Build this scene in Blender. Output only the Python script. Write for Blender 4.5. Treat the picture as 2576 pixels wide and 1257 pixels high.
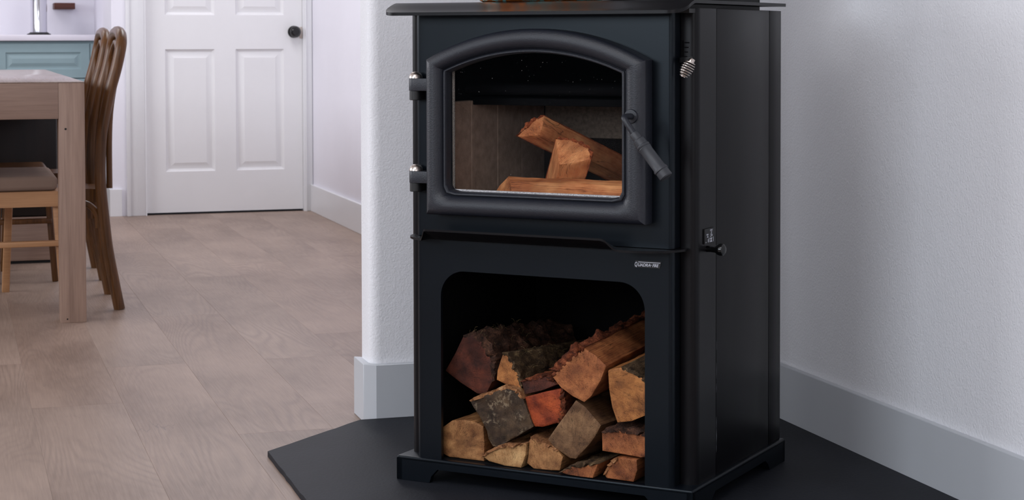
import bpy, bmesh, math, random
from mathutils import Vector, Matrix, noise
random.seed(7)
D = bpy.data
C = bpy.context.scene.collection
for o in list(D.objects): D.objects.remove(o)

# ------------------------------------------------------------------ camera
cam_d = D.cameras.new('camera'); cam = D.objects.new('camera', cam_d); C.objects.link(cam)
R = (0.9556116, -0.2946217, -0.0021038); U = (0.0119857, 0.0317391, 0.9994243); F = (0.2943854, 0.9550867, -0.0338615)
cam.matrix_world = Matrix(((R[0], U[0], -F[0], 0), (R[1], U[1], -F[1], 0), (R[2], U[2], -F[2], 0.895), (0, 0, 0, 1)))
cam_d.sensor_width = 36.0; cam_d.lens = 4608.18 / 2576 * 36
cam_d.shift_y = -(628.5 - 251.57) / 2576
cam_d.clip_start = 0.05; cam_d.clip_end = 100
cam_d.dof.use_dof = True; cam_d.dof.focus_distance = 3.62; cam_d.dof.aperture_fstop = 16.0
bpy.context.scene.camera = cam

# ------------------------------------------------------------------ world, lights, exposure
w = D.worlds.new('world'); bpy.context.scene.world = w; w.use_nodes = True
w.node_tree.nodes['Background'].inputs[0].default_value = (0.62, 0.74, 1.0, 1)
w.node_tree.nodes['Background'].inputs[1].default_value = 0.12
vs = bpy.context.scene.view_settings
vs.view_transform = 'Standard'; vs.look = 'None'; vs.exposure = 0.0; vs.gamma = 1.0; vs.use_curve_mapping = False

def area(name, loc, direction, sx, sy, power, col, spread=180):
    l = D.lights.new(name, 'AREA'); l.shape = 'RECTANGLE'; l.size = sx; l.size_y = sy; l.energy = power; l.color = col
    l.spread = math.radians(spread)
    o = D.objects.new(name, l); C.objects.link(o); o.location = loc
    o.rotation_euler = Vector(direction).to_track_quat('-Z', 'Y').to_euler()
    return o
area('window_daylight_dining', (-3.33, 6.2, 1.75), (1, 0, -0.05), 3.6, 1.15, 118, (0.93, 0.95, 1.0))
area('window_daylight_living', (-3.33, 1.0, 1.75), (1, 0.1, -0.05), 2.4, 1.15, 74, (0.84, 0.91, 1.0))
area('window_daylight_behind', (-0.9, -2.85, 1.8), (0, 1, -0.05), 3.0, 1.3, 40, (0.92, 0.95, 1.0))
area('ceiling_light_living', (-0.7, 1.6, 2.62), (0, 0, -1), 1.6, 1.6, 46, (0.95, 0.96, 1.0))
area('hall_fill_light', (1.2, 7.6, 2.6), (0, 0, -1), 0.6, 1.6, 25, (0.97, 0.97, 1.0))  # added to brighten the hall, no fixture is known there
area('ceiling_light_kitchen', (-0.6, 9.0, 2.6), (0, 0, -1), 1.6, 0.6, 18, (1.0, 0.96, 0.98))

# ------------------------------------------------------------------ materials
def lin(c):
    return tuple(((x / 255) / 12.92 if x / 255 <= .04045 else ((x / 255 + .055) / 1.055) ** 2.4) for x in c) + (1,)
def nodes(name):
    m = D.materials.new(name); m.use_nodes = True
    return m, m.node_tree, m.node_tree.nodes['Principled BSDF']
def ramp(nt, fac, stops):
    r = nt.nodes.new('ShaderNodeValToRGB'); e = r.color_ramp.elements
    while len(e) > 1: e.remove(e[-1])
    e[0].position = stops[0][0]; e[0].color = stops[0][1]
    for p, c in stops[1:]:
        k = e.new(p); k.color = c
    nt.links.new(fac, r.inputs[0]); return r.outputs[0]
def noi(nt, vec, scale, detail=4, rough=.55, dist=0):
    n = nt.nodes.new('ShaderNodeTexNoise'); n.inputs['Scale'].default_value = scale; n.inputs['Detail'].default_value = detail
    n.inputs['Roughness'].default_value = rough; n.inputs['Distortion'].default_value = dist
    if vec is not None: nt.links.new(vec, n.inputs['Vector'])
    return n.outputs['Fac']
def obj_co(nt): return nt.nodes.new('ShaderNodeTexCoord').outputs['Object']
def mapping(nt, vec, scale=(1, 1, 1), loc=(0, 0, 0)):
    m = nt.nodes.new('ShaderNodeMapping'); m.inputs['Scale'].default_value = scale; m.inputs['Location'].default_value = loc
    nt.links.new(vec, m.inputs['Vector']); return m.outputs[0]
def math_(nt, op, a, b=None, c=None):
    n = nt.nodes.new('ShaderNodeMath'); n.operation = op
    for i, x in enumerate((a, b, c)):
        if x is None: continue
        if isinstance(x, (int, float)): n.inputs[i].default_value = x
        else: nt.links.new(x, n.inputs[i])
    return n.outputs[0]
def mixc(nt, fac, a, b, mode='MIX'):
    n = nt.nodes.new('ShaderNodeMix'); n.data_type = 'RGBA'; n.blend_type = mode
    for s, x in ((n.inputs[0], fac), (n.inputs[6], a), (n.inputs[7], b)):
        if isinstance(x, (int, float)): s.default_value = x
        elif isinstance(x, tuple): s.default_value = x
        else: nt.links.new(x, s)
    return n.outputs[2]
def bump(nt, b, h, strength, dist):
    n = nt.nodes.new('ShaderNodeBump'); n.inputs['Strength'].default_value = strength; n.inputs['Distance'].default_value = dist
    nt.links.new(h, n.inputs['Height']); nt.links.new(n.outputs[0], b.inputs['Normal'])
def simple(name, col, rough=.5, metal=0, bscale=0, bstr=.2, bdist=.001, var=.08, vscale=6, spec=.5):
    m, nt, b = nodes(name); co = obj_co(nt)
    c = lin(col); d = tuple(x * (1 - var) for x in c[:3]) + (1,); e = tuple(min(1, x * (1 + var)) for x in c[:3]) + (1,)
    nt.links.new(ramp(nt, noi(nt, co, vscale), [(.3, d), (.7, e)]), b.inputs['Base Color'])
    b.inputs['Roughness'].default_value = rough; b.inputs['Metallic'].default_value = metal
    b.inputs['Specular IOR Level'].default_value = spec
    if bscale: bump(nt, b, noi(nt, co, bscale, 3), bstr, bdist)
    return m
def wall_mat(name, col, bscale=190, bs=.62):
    m, nt, b = nodes(name); co = obj_co(nt)
    c = lin(col); d = tuple(x * .97 for x in c[:3]) + (1,)
    nt.links.new(ramp(nt, noi(nt, co, 3), [(.3, d), (.7, c)]), b.inputs['Base Color'])
    b.inputs['Roughness'].default_value = .62
    h = math_(nt, 'ADD', noi(nt, co, bscale, 3, .5, .3), math_(nt, 'MULTIPLY', noi(nt, co, bscale * .3, 2), .6))
    bump(nt, b, h, bs, .0022)
    return m
def wood_mat(name, c1, c2, freq=420, fiber=True, ringamt=.5, mould=0, rough=.72, dirt=.25, dirtcol=(60, 40, 30), sheen=.3):
    """split firewood: rings about the pith on the ends, fibre along the log on its sides (attribute gc)"""
    m, nt, b = nodes(name)
    a = nt.nodes.new('ShaderNodeAttribute'); a.attribute_name = 'gc'; gc = a.outputs['Vector']
    sep = nt.nodes.new('ShaderNodeSeparateXYZ'); nt.links.new(gc, sep.inputs[0])
    x, y, z = sep.outputs
    r = math_(nt, 'SQRT', math_(nt, 'ADD', math_(nt, 'MULTIPLY', x, x), math_(nt, 'MULTIPLY', y, y)))
    wob = noi(nt, mapping(nt, gc, (1, 1, .15)), 18, 3)
    ph = math_(nt, 'ADD', math_(nt, 'MULTIPLY', r, freq * 6.28), math_(nt, 'MULTIPLY', wob, 22))
    s = math_(nt, 'MULTIPLY_ADD', math_(nt, 'SINE', ph), .5, .5)
    fib = noi(nt, mapping(nt, gc, (1, 1, .05)), 420, 3)
    blot = noi(nt, mapping(nt, gc, (1, 1, .55)), 30, 4, .62)
    f = math_(nt, 'ADD', math_(nt, 'MULTIPLY', s, .07), math_(nt, 'MULTIPLY', fib, .20))
    f = math_(nt, 'ADD', f, math_(nt, 'MULTIPLY', blot, .73))
    c3 = tuple(int((p_ + q_) / 2) for p_, q_ in zip(c1, c2)); c4 = tuple(int(q_ * .62) for q_ in c2)
    col = ramp(nt, f, [(.33, lin(c4)), (.42, lin(c2)), (.52, lin(c3)), (.66, lin(c1))])
    big = noi(nt, mapping(nt, gc, (1, 1, .5)), 13, 3, .6)
    col = mixc(nt, 1.0, col, ramp(nt, big, [(.36, (.55, .5, .47, 1)), (.52, (1, 1, 1, 1))]), 'MULTIPLY')
    d = ramp(nt, noi(nt, gc, 34, 5, .65), [(.46, (0, 0, 0, 1)), (.68, (1, 1, 1, 1))])
    col = mixc(nt, math_(nt, 'MULTIPLY', d, dirt), col, lin(dirtcol))
    if mould:
        mm = math_(nt, 'MULTIPLY', ramp(nt, noi(nt, gc, 150, 3, .6), [(.5, (0, 0, 0, 1)), (.58, (1, 1, 1, 1))]), ramp(nt, noi(nt, gc, 30, 2), [(.5, (0, 0, 0, 1)), (.6, (1, 1, 1, 1))]))
        col = mixc(nt, math_(nt, 'MULTIPLY', mm, mould), col, lin((158, 138, 112)))
    saw = noi(nt, mapping(nt, gc, (8, 900, 8)), 1, 2)       # saw marks across the cut ends
    col = mixc(nt, math_(nt, 'MULTIPLY', ramp(nt, saw, [(.5, (0, 0, 0, 1)), (.75, (1, 1, 1, 1))]), .16), col, lin(c2))
    # radial drying cracks
    ang = math_(nt, 'ARCTAN2', y, x)
    vv = nt.nodes.new('ShaderNodeCombineXYZ'); nt.links.new(math_(nt, 'MULTIPLY', ang, 4.5), vv.inputs[0]); nt.links.new(math_(nt, 'MULTIPLY', r, 9), vv.inputs[1]); nt.links.new(math_(nt, 'MULTIPLY', z, 2), vv.inputs[2])
    cr = noi(nt, vv.outputs[0], 2.2, 3, .6)
    cr = math_(nt, 'ABSOLUTE', math_(nt, 'SUBTRACT', cr, .5))
    crm = ramp(nt, cr, [(.0, (1, 1, 1, 1)), (.010, (0, 0, 0, 1))])
    col = mixc(nt, math_(nt, 'MULTIPLY', crm, .6), col, lin(tuple(int(k * .35) for k in c2)))
    nt.links.new(col, b.inputs['Base Color']); b.inputs['Roughness'].default_value = rough
    b.inputs['Specular IOR Level'].default_value = sheen
    h = math_(nt, 'ADD', math_(nt, 'MULTIPLY', fib, .6), math_(nt, 'MULTIPLY', s, .12))
    h = math_(nt, 'SUBTRACT', h, crm)
    bump(nt, b, h, .5, .0015)
    return m
def bark_mat(name, c1, c2, c3):
    m, nt, b = nodes(name)
    a = nt.nodes.new('ShaderNodeAttribute'); a.attribute_name = 'gc'; gc = a.outputs['Vector']
    n1 = noi(nt, mapping(nt, gc, (1, 1, .35)), 70, 5, .65, .4)
    n2 = noi(nt, gc, 260, 4, .6)
    f = math_(nt, 'ADD', math_(nt, 'MULTIPLY', n1, .7), math_(nt, 'MULTIPLY', n2, .3))
    nt.links.new(ramp(nt, f, [(.36, lin(c2)), (.52, lin(c1)), (.66, lin(c3))]), b.inputs['Base Color'])
    b.inputs['Roughness'].default_value = .85; b.inputs['Specular IOR Level'].default_value = .2
    bump(nt, b, f, 1.0, .006)
    return m
def grain_mat(name, c1, c2, axis=2, scale=40, rough=.5, stretch=.04, bs=.15, spec=.4):
    m, nt, b = nodes(name); co = obj_co(nt)
    sc = [1, 1, 1]; sc[axis] = stretch
    f = math_(nt, 'ADD', math_(nt, 'MULTIPLY', noi(nt, mapping(nt, co, tuple(sc)), scale, 5, .6, .3), .6), math_(nt, 'MULTIPLY', noi(nt, mapping(nt, co, tuple(sc)), scale * 6, 3), .4))
    nt.links.new(ramp(nt, f, [(.35, lin(c2)), (.65, lin(c1))]), b.inputs['Base Color'])
    b.inputs['Roughness'].default_value = rough; b.inputs['Specular IOR Level'].default_value = spec
    bump(nt, b, f, bs, .001)
    return m
def plank_mat():
    m, nt, b = nodes('oak_plank')
    tc = nt.nodes.new('ShaderNodeTexCoord'); oi = nt.nodes.new('ShaderNodeObjectInfo')
    rnd = oi.outputs['Random']
    off = nt.nodes.new('ShaderNodeCombineXYZ')
    for i, k in enumerate((37.0, 91.0, 13.0)): nt.links.new(math_(nt, 'MULTIPLY', rnd, k), off.inputs[i])
    va = nt.nodes.new('ShaderNodeVectorMath'); va.operation = 'ADD'
    nt.links.new(tc.outputs['Object'], va.inputs[0]); nt.links.new(off.outputs[0], va.inputs[1]); co = va.outputs[0]
    # cathedral grain: contour lines of a stretched noise
    n0 = noi(nt, mapping(nt, co, (1, .14, 1)), 3.6, 2, .42, .3)
    s = math_(nt, 'MULTIPLY_ADD', math_(nt, 'SINE', math_(nt, 'MULTIPLY', n0, 290)), .5, .5)
    s = math_(nt, 'POWER', s, 2.0)
    amp = ramp(nt, noi(nt, mapping(nt, co, (1, .4, 1)), 3.0, 3), [(.4, (0, 0, 0, 1)), (.66, (1, 1, 1, 1))])
    fib = noi(nt, mapping(nt, co, (1, .03, 1)), 260, 3)
    blot = noi(nt, mapping(nt, co, (1, .5, 1)), 3.2, 4, .6)
    base = ramp(nt, math_(nt, 'ADD', math_(nt, 'MULTIPLY', blot, .7), math_(nt, 'MULTIPLY', fib, .3)), [(.34, lin((123, 103, 91))), (.5, lin((146, 125, 112))), (.66, lin((161, 139, 125)))])
    base = mixc(nt, math_(nt, 'MULTIPLY', math_(nt, 'MULTIPLY', s, amp), .3), base, lin((104, 88, 81)))
    tint = ramp(nt, rnd, [(0, (.95, .945, .94, 1)), (.5, (1, 1, 1, 1)), (1, (1.0, .975, .96, 1))])
    base = mixc(nt, 1.0, base, tint, 'MULTIPLY')
    # knots and dark cracks
    vo = nt.nodes.new('ShaderNodeTexVoronoi'); vo.inputs['Scale'].default_value = 1.7; nt.links.new(mapping(nt, co, (1.5, .8, 0.001)), vo.inputs['Vector'])
    kd = math_(nt, 'ADD', vo.outputs['Distance'], math_(nt, 'MULTIPLY', noi(nt, co, 25, 3), .03))
    kn = ramp(nt, kd, [(.024, (1, 1, 1, 1)), (.05, (.5, .5, .5, 1)), (.11, (0, 0, 0, 1))])
    base = mixc(nt, math_(nt, 'MULTIPLY', kn, .7), base, lin((92, 80, 78)))
    cr = math_(nt, 'ABSOLUTE', math_(nt, 'SUBTRACT', noi(nt, mapping(nt, co, (1, .16, 1)), 9, 4, .6), .5))
    crm = math_(nt, 'MULTIPLY', ramp(nt, cr, [(0, (1, 1, 1, 1)), (.006, (0, 0, 0, 1))]), ramp(nt, noi(nt, mapping(nt, co, (1, .6, 1)), 3.1, 2), [(.62, (0, 0, 0, 1)), (.7, (1, 1, 1, 1))]))
    base = mixc(nt, math_(nt, 'MULTIPLY', crm, .6), base, lin((95, 82, 80)))
    nt.links.new(base, b.inputs['Base Color'])
    b.inputs['Roughness'].default_value = .42; b.inputs['Specular IOR Level'].default_value = .35
    bump(nt, b, math_(nt, 'ADD', s, fib), .12, .0006)
    return m
M = {}
M['wall'] = wall_mat('wall_paint', (230, 230, 234))
M['wall_far'] = wall_mat('wall_paint_far', (236, 234, 243), 60, .2)
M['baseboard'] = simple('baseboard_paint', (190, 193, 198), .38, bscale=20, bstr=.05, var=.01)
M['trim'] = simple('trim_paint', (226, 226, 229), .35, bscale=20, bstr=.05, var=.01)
M['door'] = simple('door_paint', (228, 227, 229), .4, bscale=80, bstr=.05, var=.01)
M['ceiling'] = simple('ceiling_paint', (225, 225, 225), .8, var=.01)
M['plank'] = plank_mat()
M['subfloor'] = simple('subfloor', (70, 60, 56), .8)
M['slate'] = simple('slate', (27, 29, 35), .58, bscale=140, bstr=.35, bdist=.0014, var=.2, vscale=5, spec=.18)
M['metal'] = simple('black_steel_sky_tint', (8, 12, 18), .30, bscale=500, bstr=.05, bdist=.0003, var=.07, vscale=5, spec=.25)
M['metal'].node_tree.nodes['Principled BSDF'].inputs['Specular Tint'].default_value = (.80, .92, 1, 1)  # bluish tint paints the window sky reflected by the stove front
M['metal_side'] = simple('black_steel_untinted', (12, 11, 14), .33, bscale=600, bstr=.05, bdist=.0003, var=.06, vscale=4, spec=.2)  # same steel kept greyer, without the painted sky blue
M['cast'] = simple('cast_iron', (24, 27, 36), .46, bscale=360, bstr=.45, bdist=.0010, var=.08)
M['black'] = simple('black_steel', (12, 12, 14), .5, var=.1)
M['cavity'] = simple('deep_black_steel', (5, 5, 7), .85, var=.1, spec=.15)  # very dark dull black for firebox, log store lining and damper slot
M['chrome'] = simple('brushed_nickel', (200, 190, 182), .28, metal=1, var=.03)
M['rubber'] = simple('handle_coating', (48, 50, 55), .5, bscale=300, bstr=.2, bdist=.0004)
M['knob'] = simple('gloss_black_plastic', (8, 8, 9), .12, var=.05)
M['moss'] = simple('dry_moss', (116, 98, 62), .9)
M['print'] = simple('white_print', (200, 202, 212), .5, var=.02)
M['scuff'] = simple('grey_scuff', (120, 122, 130), .7, var=.2)
M['brick'] = simple('fire_brick', (162, 140, 124), .9, bscale=260, bstr=.6, bdist=.0015, var=.22, vscale=60, spec=.15)
M['brick_dark'] = simple('fire_brick_dark', (140, 126, 112), .9, bscale=260, bstr=.6, bdist=.0015, var=.3, vscale=120, spec=.15)
M['rope'] = simple('gasket_rope', (120, 114, 108), .9, bscale=900, bstr=.5, var=.2, vscale=300)
M['rope_light'] = simple('gasket_rope_clean', (200, 198, 200), .9, bscale=900, bstr=.6, var=.4, vscale=400)
M['table'] = grain_mat('washed_oak', (162, 135, 119), (132, 107, 94), 2, 30, .5)
M['table_x'] = grain_mat('washed_oak_long', (158, 132, 117), (130, 106, 94), 0, 30, .45)
M['tabletop'] = grain_mat('oiled_tabletop', (160, 142, 132), (132, 114, 104), 1, 30, .22)
M['bent'] = grain_mat('stained_bentwood', (108, 70, 36), (64, 39, 18), 2, 30, .34, bs=.1, spec=.3)
M['lightoak'] = grain_mat('light_oak', (184, 138, 98), (156, 112, 76), 0, 30, .5)
M['cushion'] = simple('linen_cushion', (128, 106, 93), .95, bscale=900, bstr=.5, bdist=.0006)
M['teal'] = simple('teal_cabinet_paint', (132, 154, 160), .45, var=.03)
M['darkfront'] = grain_mat('dark_cabinet_front', (26, 18, 14), (12, 8, 7), 2, 14, .4)
M['counter'] = simple('white_quartz', (222, 218, 228), .25, var=.02)
M['steel'] = simple('polished_steel', (215, 215, 222), .12, metal=1, var=.02)
M['walnut'] = grain_mat('walnut', (100, 55, 42), (60, 32, 26), 0, 30, .5)
m, nt, b = nodes('stove_glass')
nt.nodes.remove(b); tr = nt.nodes.new('ShaderNodeBsdfTransparent'); gl = nt.nodes.new('ShaderNodeBsdfGlossy'); fr = nt.nodes.new('ShaderNodeFresnel'); mx = nt.nodes.new('ShaderNodeMixShader')
tr.inputs[0].default_value = (.985, .985, .985, 1); gl.inputs['Roughness'].default_value = .03; fr.inputs[0].default_value = 1.16
sp = ramp(nt, noi(nt, obj_co(nt), 260, 1), [(.76, (0, 0, 0, 1)), (.80, (1, 1, 1, 1))])   # dust specks
nt.links.new(fr.outputs[0], mx.inputs[0]); nt.links.new(tr.outputs[0], mx.inputs[1]); nt.links.new(gl.outputs[0], mx.inputs[2])
df = nt.nodes.new('ShaderNodeBsdfDiffuse'); df.inputs[0].default_value = (.6, .58, .56, 1); mx2 = nt.nodes.new('ShaderNodeMixShader')
nt.links.new(math_(nt, 'MULTIPLY', sp, .14), mx2.inputs[0]); nt.links.new(mx.outputs[0], mx2.inputs[1]); nt.links.new(df.outputs[0], mx2.inputs[2])
nt.links.new(mx2.outputs[0], nt.nodes['Material Output'].inputs[0]); M['glass'] = m
m, nt, b = nodes('copper_verdigris'); co = obj_co(nt)
f = noi(nt, co, 55, 4, .6, .5)
nt.links.new(ramp(nt, f, [(.44, lin((240, 140, 70))), (.5, lin((190, 110, 60))), (.56, lin((140, 190, 182)))]), b.inputs['Base Color'])
nt.links.new(ramp(nt, f, [(.48, (.5, .5, .5, 1)), (.56, (0, 0, 0, 1))]), b.inputs['Metallic']); b.inputs['Roughness'].default_value = .3
bump(nt, b, noi(nt, co, 60, 2), .6, .003); M['copper'] = m

# ------------------------------------------------------------------ mesh helpers
class MB:
    def __init__(s): s.bm = bmesh.new(); s.attr = None
    def merge(s, other):
        me = D.meshes.new('tmp'); other.to_mesh(me); other.free(); s.bm.from_mesh(me); D.meshes.remove(me); return s
    def box(s, x0, x1, y0, y1, z0, z1, bev=0, seg=2):
        b = bmesh.new(); bmesh.ops.create_cube(b, size=1)
        for v in b.verts: v.co = Vector(((x0 + x1) / 2 + v.co.x * (x1 - x0), (y0 + y1) / 2 + v.co.y * (y1 - y0), (z0 + z1) / 2 + v.co.z * (z1 - z0)))
        if bev: bmesh.ops.bevel(b, geom=b.edges[:], offset=bev, segments=seg, affect='EDGES', profile=.5)
        return s.merge(b)
    def bar(s, p, q, wx, wy, bev=0.002, up=(0, 0, 1)):
        """rectangular bar from p to q"""
        p, q = Vector(p), Vector(q); d = q - p; L = d.length
        b = bmesh.new(); bmesh.ops.create_cube(b, size=1)
        for v in b.verts: v.co = Vector((v.co.x * wx, v.co.y * wy, v.co.z * L))
        if bev: bmesh.ops.bevel(b, geom=b.edges[:], offset=bev, segments=2, affect='EDGES', profile=.5)
        z = d.normalized(); x = Vector((1, 0, 0)); x = (x - z * x.dot(z)).normalized(); y = z.cross(x)
        m4 = Matrix(((x.x, y.x, z.x, (p.x + q.x) / 2), (x.y, y.y, z.y, (p.y + q.y) / 2), (x.z, y.z, z.z, (p.z + q.z) / 2), (0, 0, 0, 1)))
        bmesh.ops.transform(b, matrix=m4, verts=b.verts); return s.merge(b)
    def plate(s, outer, holes, axes, d0, d1, bev=0):
        """flat outline with holes in a plane, extruded along the third axis. axes e.g. 'xz' extrudes along y"""
        b = bmesh.new(); i, j = 'xyz'.index(axes[0]), 'xyz'.index(axes[1]); k = 3 - i - j
        for loop in [outer] + holes:
            vs_ = []
            for p in loop:
                c = [0, 0, 0]; c[i] = p[0]; c[j] = p[1]; c[k] = d0; vs_.append(b.verts.new(c))
            for a in range(len(vs_)): b.edges.new((vs_[a], vs_[(a + 1) % len(vs_)]))
        bmesh.ops.triangle_fill(b, use_beauty=True, use_dissolve=False, edges=b.edges[:])
        r = bmesh.ops.extrude_face_region(b, geom=b.faces[:])
        mv = [e for e in r['geom'] if isinstance(e, bmesh.types.BMVert)]
        vec = [0, 0, 0]; vec[k] = d1 - d0; bmesh.ops.translate(b, vec=vec, verts=mv)
        bmesh.ops.recalc_face_normals(b, faces=b.faces[:]); return s.merge(b)
    def tube(s, path, rad, n=12, flat=1.0, closed=False, caps=True, ref=None):
        P = [Vector(p) for p in path]; K = len(P); rings = []; b = s.bm
        x = None
        for i, p in enumerate(P):
            if closed: t = P[(i + 1) % K] - P[i - 1]
            else: t = P[min(i + 1, K - 1)] - P[max(i - 1, 0)]
            t.normalize()
            if x is None:
                x = Vector(ref) if ref else (Vector((0, 0, 1)) if abs(t.z) < .9 else Vector((1, 0, 0)))
            x = (x - t * x.dot(t)).normalized(); y = t.cross(x)
            r = rad(i / (K - 1)) if callable(rad) else rad
            rings.append([b.verts.new(p + x * (r * math.cos(2 * math.pi * a / n)) + y * (r * flat * math.sin(2 * math.pi * a / n))) for a in range(n)])
        for i in range(K if closed else K - 1):
            A, B = rings[i], rings[(i + 1) % K]
            for a in range(n): b.faces.new((A[a], A[(a + 1) % n], B[(a + 1) % n], B[a]))
        if caps and not closed:
            b.faces.new(rings[0][::-1]); b.faces.new(rings[-1])
        return s
    def lathe(s, prof, origin, axis=(0, 0, 1), n=24):
        """prof: list of (radius, height along axis)"""
        o = Vector(origin); z = Vector(axis).normalized(); x = Vector((1, 0, 0)) if abs(z.x) < .9 else Vector((0, 1, 0))
        x = (x - z * x.dot(z)).normalized(); y = z.cross(x); b = s.bm; rings = []
        for r, h in prof:
            if r < 1e-6: rings.append([b.verts.new(o + z * h)])
            else: rings.append([b.verts.new(o + z * h + x * (r * math.cos(2 * math.pi * a / n)) + y * (r * math.sin(2 * math.pi * a / n))) for a in range(n)])
        for A, B in zip(rings, rings[1:]):
            for a in range(n):
                a2 = (a + 1) % n
                if len(A) == 1 and len(B) == 1: continue
                if len(A) == 1: b.faces.new((A[0], B[a2], B[a]))
                elif len(B) == 1: b.faces.new((A[a], A[a2], B[0]))
                else: b.faces.new((A[a], A[a2], B[a2], B[a]))
        return s
    def grid(s, rows, closed_u=False, closed_v=False):
        b = s.bm; V = [[b.verts.new(p) for p in r] for r in rows]; nr, nc = len(V), len(V[0])
        for i in range(nr if closed_u else nr - 1):
            for j in range(nc if closed_v else nc - 1):
                i2, j2 = (i + 1) % nr, (j + 1) % nc
                b.faces.new((V[i][j], V[i][j2], V[i2][j2], V[i2][j]))
        return V
    def build(s, name, mat, parent=None, loc=(0, 0, 0), ang=35, recalc=True):
        if recalc: bmesh.ops.recalc_face_normals(s.bm, faces=s.bm.faces[:])
        me = D.meshes.new(name); s.bm.to_mesh(me); s.bm.free()
        for p in me.polygons: p.use_smooth = True
        me.set_sharp_from_angle(angle=math.radians(ang))
        me.materials.append(M[mat] if isinstance(mat, str) else mat)
        o = D.objects.new(name, me); C.objects.link(o); o.location = loc
        if parent: o.parent = parent
        return o
def tag(o, label, cat, group=None):
    o['label'] = label; o['category'] = cat
    if group: o['group'] = group
    return o
def struct(o): o['kind'] = 'structure'; return o
def thing(name, label, cat, loc=(0, 0, 0), rotz=0, group=None):
    o = D.objects.new(name, None); C.objects.link(o); o.location = loc; o.rotation_euler = (0, 0, rotz); o.empty_display_size = .05
    return tag(o, label, cat, group)
def smooth_path(pts, n=8):
    """Catmull-Rom through points"""
    P = [Vector(p) for p in pts]; P = [2 * P[0] - P[1]] + P + [2 * P[-1] - P[-2]]; out = []
    for i in range(1, len(P) - 2):
        a, b, c, d = P[i - 1:i + 3]
        for k in range(n):
            t = k / n; out.append(.5 * ((2 * b) + (c - a) * t + (2 * a - 5 * b + 4 * c - d) * t * t + (3 * b - a - 3 * c + d) * t ** 3))
    out.append(P[-2]); return out
def text_mesh(s, size, mat, name, parent, loc, rot, shear=0, sx=1.0, depth=.0002, weight=0):
    cu = D.curves.new('tmp_text', 'FONT'); cu.body = s; cu.size = size; cu.shear = shear; cu.extrude = depth; cu.offset = weight
    o = D.objects.new('tmp_text', cu); C.objects.link(o)
    dg = bpy.context.evaluated_depsgraph_get(); me = D.meshes.new_from_object(o.evaluated_get(dg))
    D.objects.remove(o); D.curves.remove(cu)
    me.name = name; me.materials.clear(); me.materials.append(M[mat])
    t = D.objects.new(name, me); C.objects.link(t); t.parent = parent; t.location = loc; t.rotation_euler = rot; t.scale = (sx, 1, 1)
    return t

# ------------------------------------------------------------------ the room
XR = 1.853      # face of the right wall
YB = 4.153      # face of the stub wall behind the stove
H = 2.7
def wallbox(name, b, mat='wall'):
    o = MB().box(*b).build(name, mat); return struct(o)
fl = struct(MB().box(-3.5, 2.0, -3.1, 10.75, -.06, -.010).build('floor', 'subfloor'))
wallbox('ceiling', (-3.5, 2.0, -3.1, 10.75, H, H + .1), 'ceiling')
wallbox('wall_right', (XR, XR + .15, -3.0, YB + .1, 0, H))
# stub wall with rounded corners at its free end
b = bmesh.new(); x0, x1, y0, y1, r = .934, XR + .05, YB, YB + .115, .026
poly = [(x1, y0), (x1, y1)]
for k in range(7):
    a = math.radians(90 + 90 * k / 6); poly.append((x0 + r + r * math.cos(a), y1 - r + r * math.sin(a)))
for k in range(7):
    a = math.radians(180 + 90 * k / 6); poly.append((x0 + r + r * math.cos(a), y0 + r + r * math.sin(a)))
struct(MB().plate(poly, [], 'xy', 0, H).build('wall_stub', 'wall'))
wallbox('wall_hall_right', (1.81, 1.96, YB + .1, 9.55, 0, H), 'wall_far')
# wall with the panelled door: pier, header, strip to the right
wallbox('wall_pier', (.79, .90, 9.40, 10.62, 0, H), 'wall_far')
wallbox('wall_door_header', (.90, 1.81, 9.40, 9.52, 2.06, H), 'wall_far')
wallbox('wall_kitchen', (-3.4, .79, 10.52, 10.67, 0, H), 'wall_far')
wallbox('wall_left_far', (-3.5, -3.4, 8.1, 10.6, 0, H)); wallbox('wall_left_mid', (-3.5, -3.4, 2.6, 4.3, 0, H)); wallbox('wall_left_near', (-3.5, -3.4, -3, -.2, 0, H))
wallbox('wall_left_sill', (-3.5, -3.4, -3, 10.6, 0, .55)); wallbox('wall_left_lintel', (-3.5, -3.4, -3, 10.6, 2.35, H))
wallbox('wall_behind', (-3.5, 2.0, -3.1, -3.0, 0, H))
# baseboards
def board(name, pts, h=.137, mat='trim'):
    """pts: outline in plan of the board, extruded up with a small eased top edge"""
    o = MB().plate(pts, [], 'xy', .0, h).build(name, mat)
    md = o.modifiers.new('bevel', 'BEVEL'); md.width = .0018; md.segments = 2; md.limit_method = 'ANGLE'; md.angle_limit = math.radians(50)
    return struct(o)
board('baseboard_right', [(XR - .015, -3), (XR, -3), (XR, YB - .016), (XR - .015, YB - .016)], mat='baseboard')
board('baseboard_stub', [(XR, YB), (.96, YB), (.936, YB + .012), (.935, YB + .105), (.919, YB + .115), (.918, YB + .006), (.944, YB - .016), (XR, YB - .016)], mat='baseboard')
board('baseboard_hall', [(1.795, YB + .13), (1.81, YB + .13), (1.81, 9.385), (1.795, 9.385)])
board('baseboard_pier', [(.775, 9.385), (.835, 9.385), (.835, 9.40), (.79, 9.40), (.79, 9.9), (.775, 9.9)])
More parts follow.
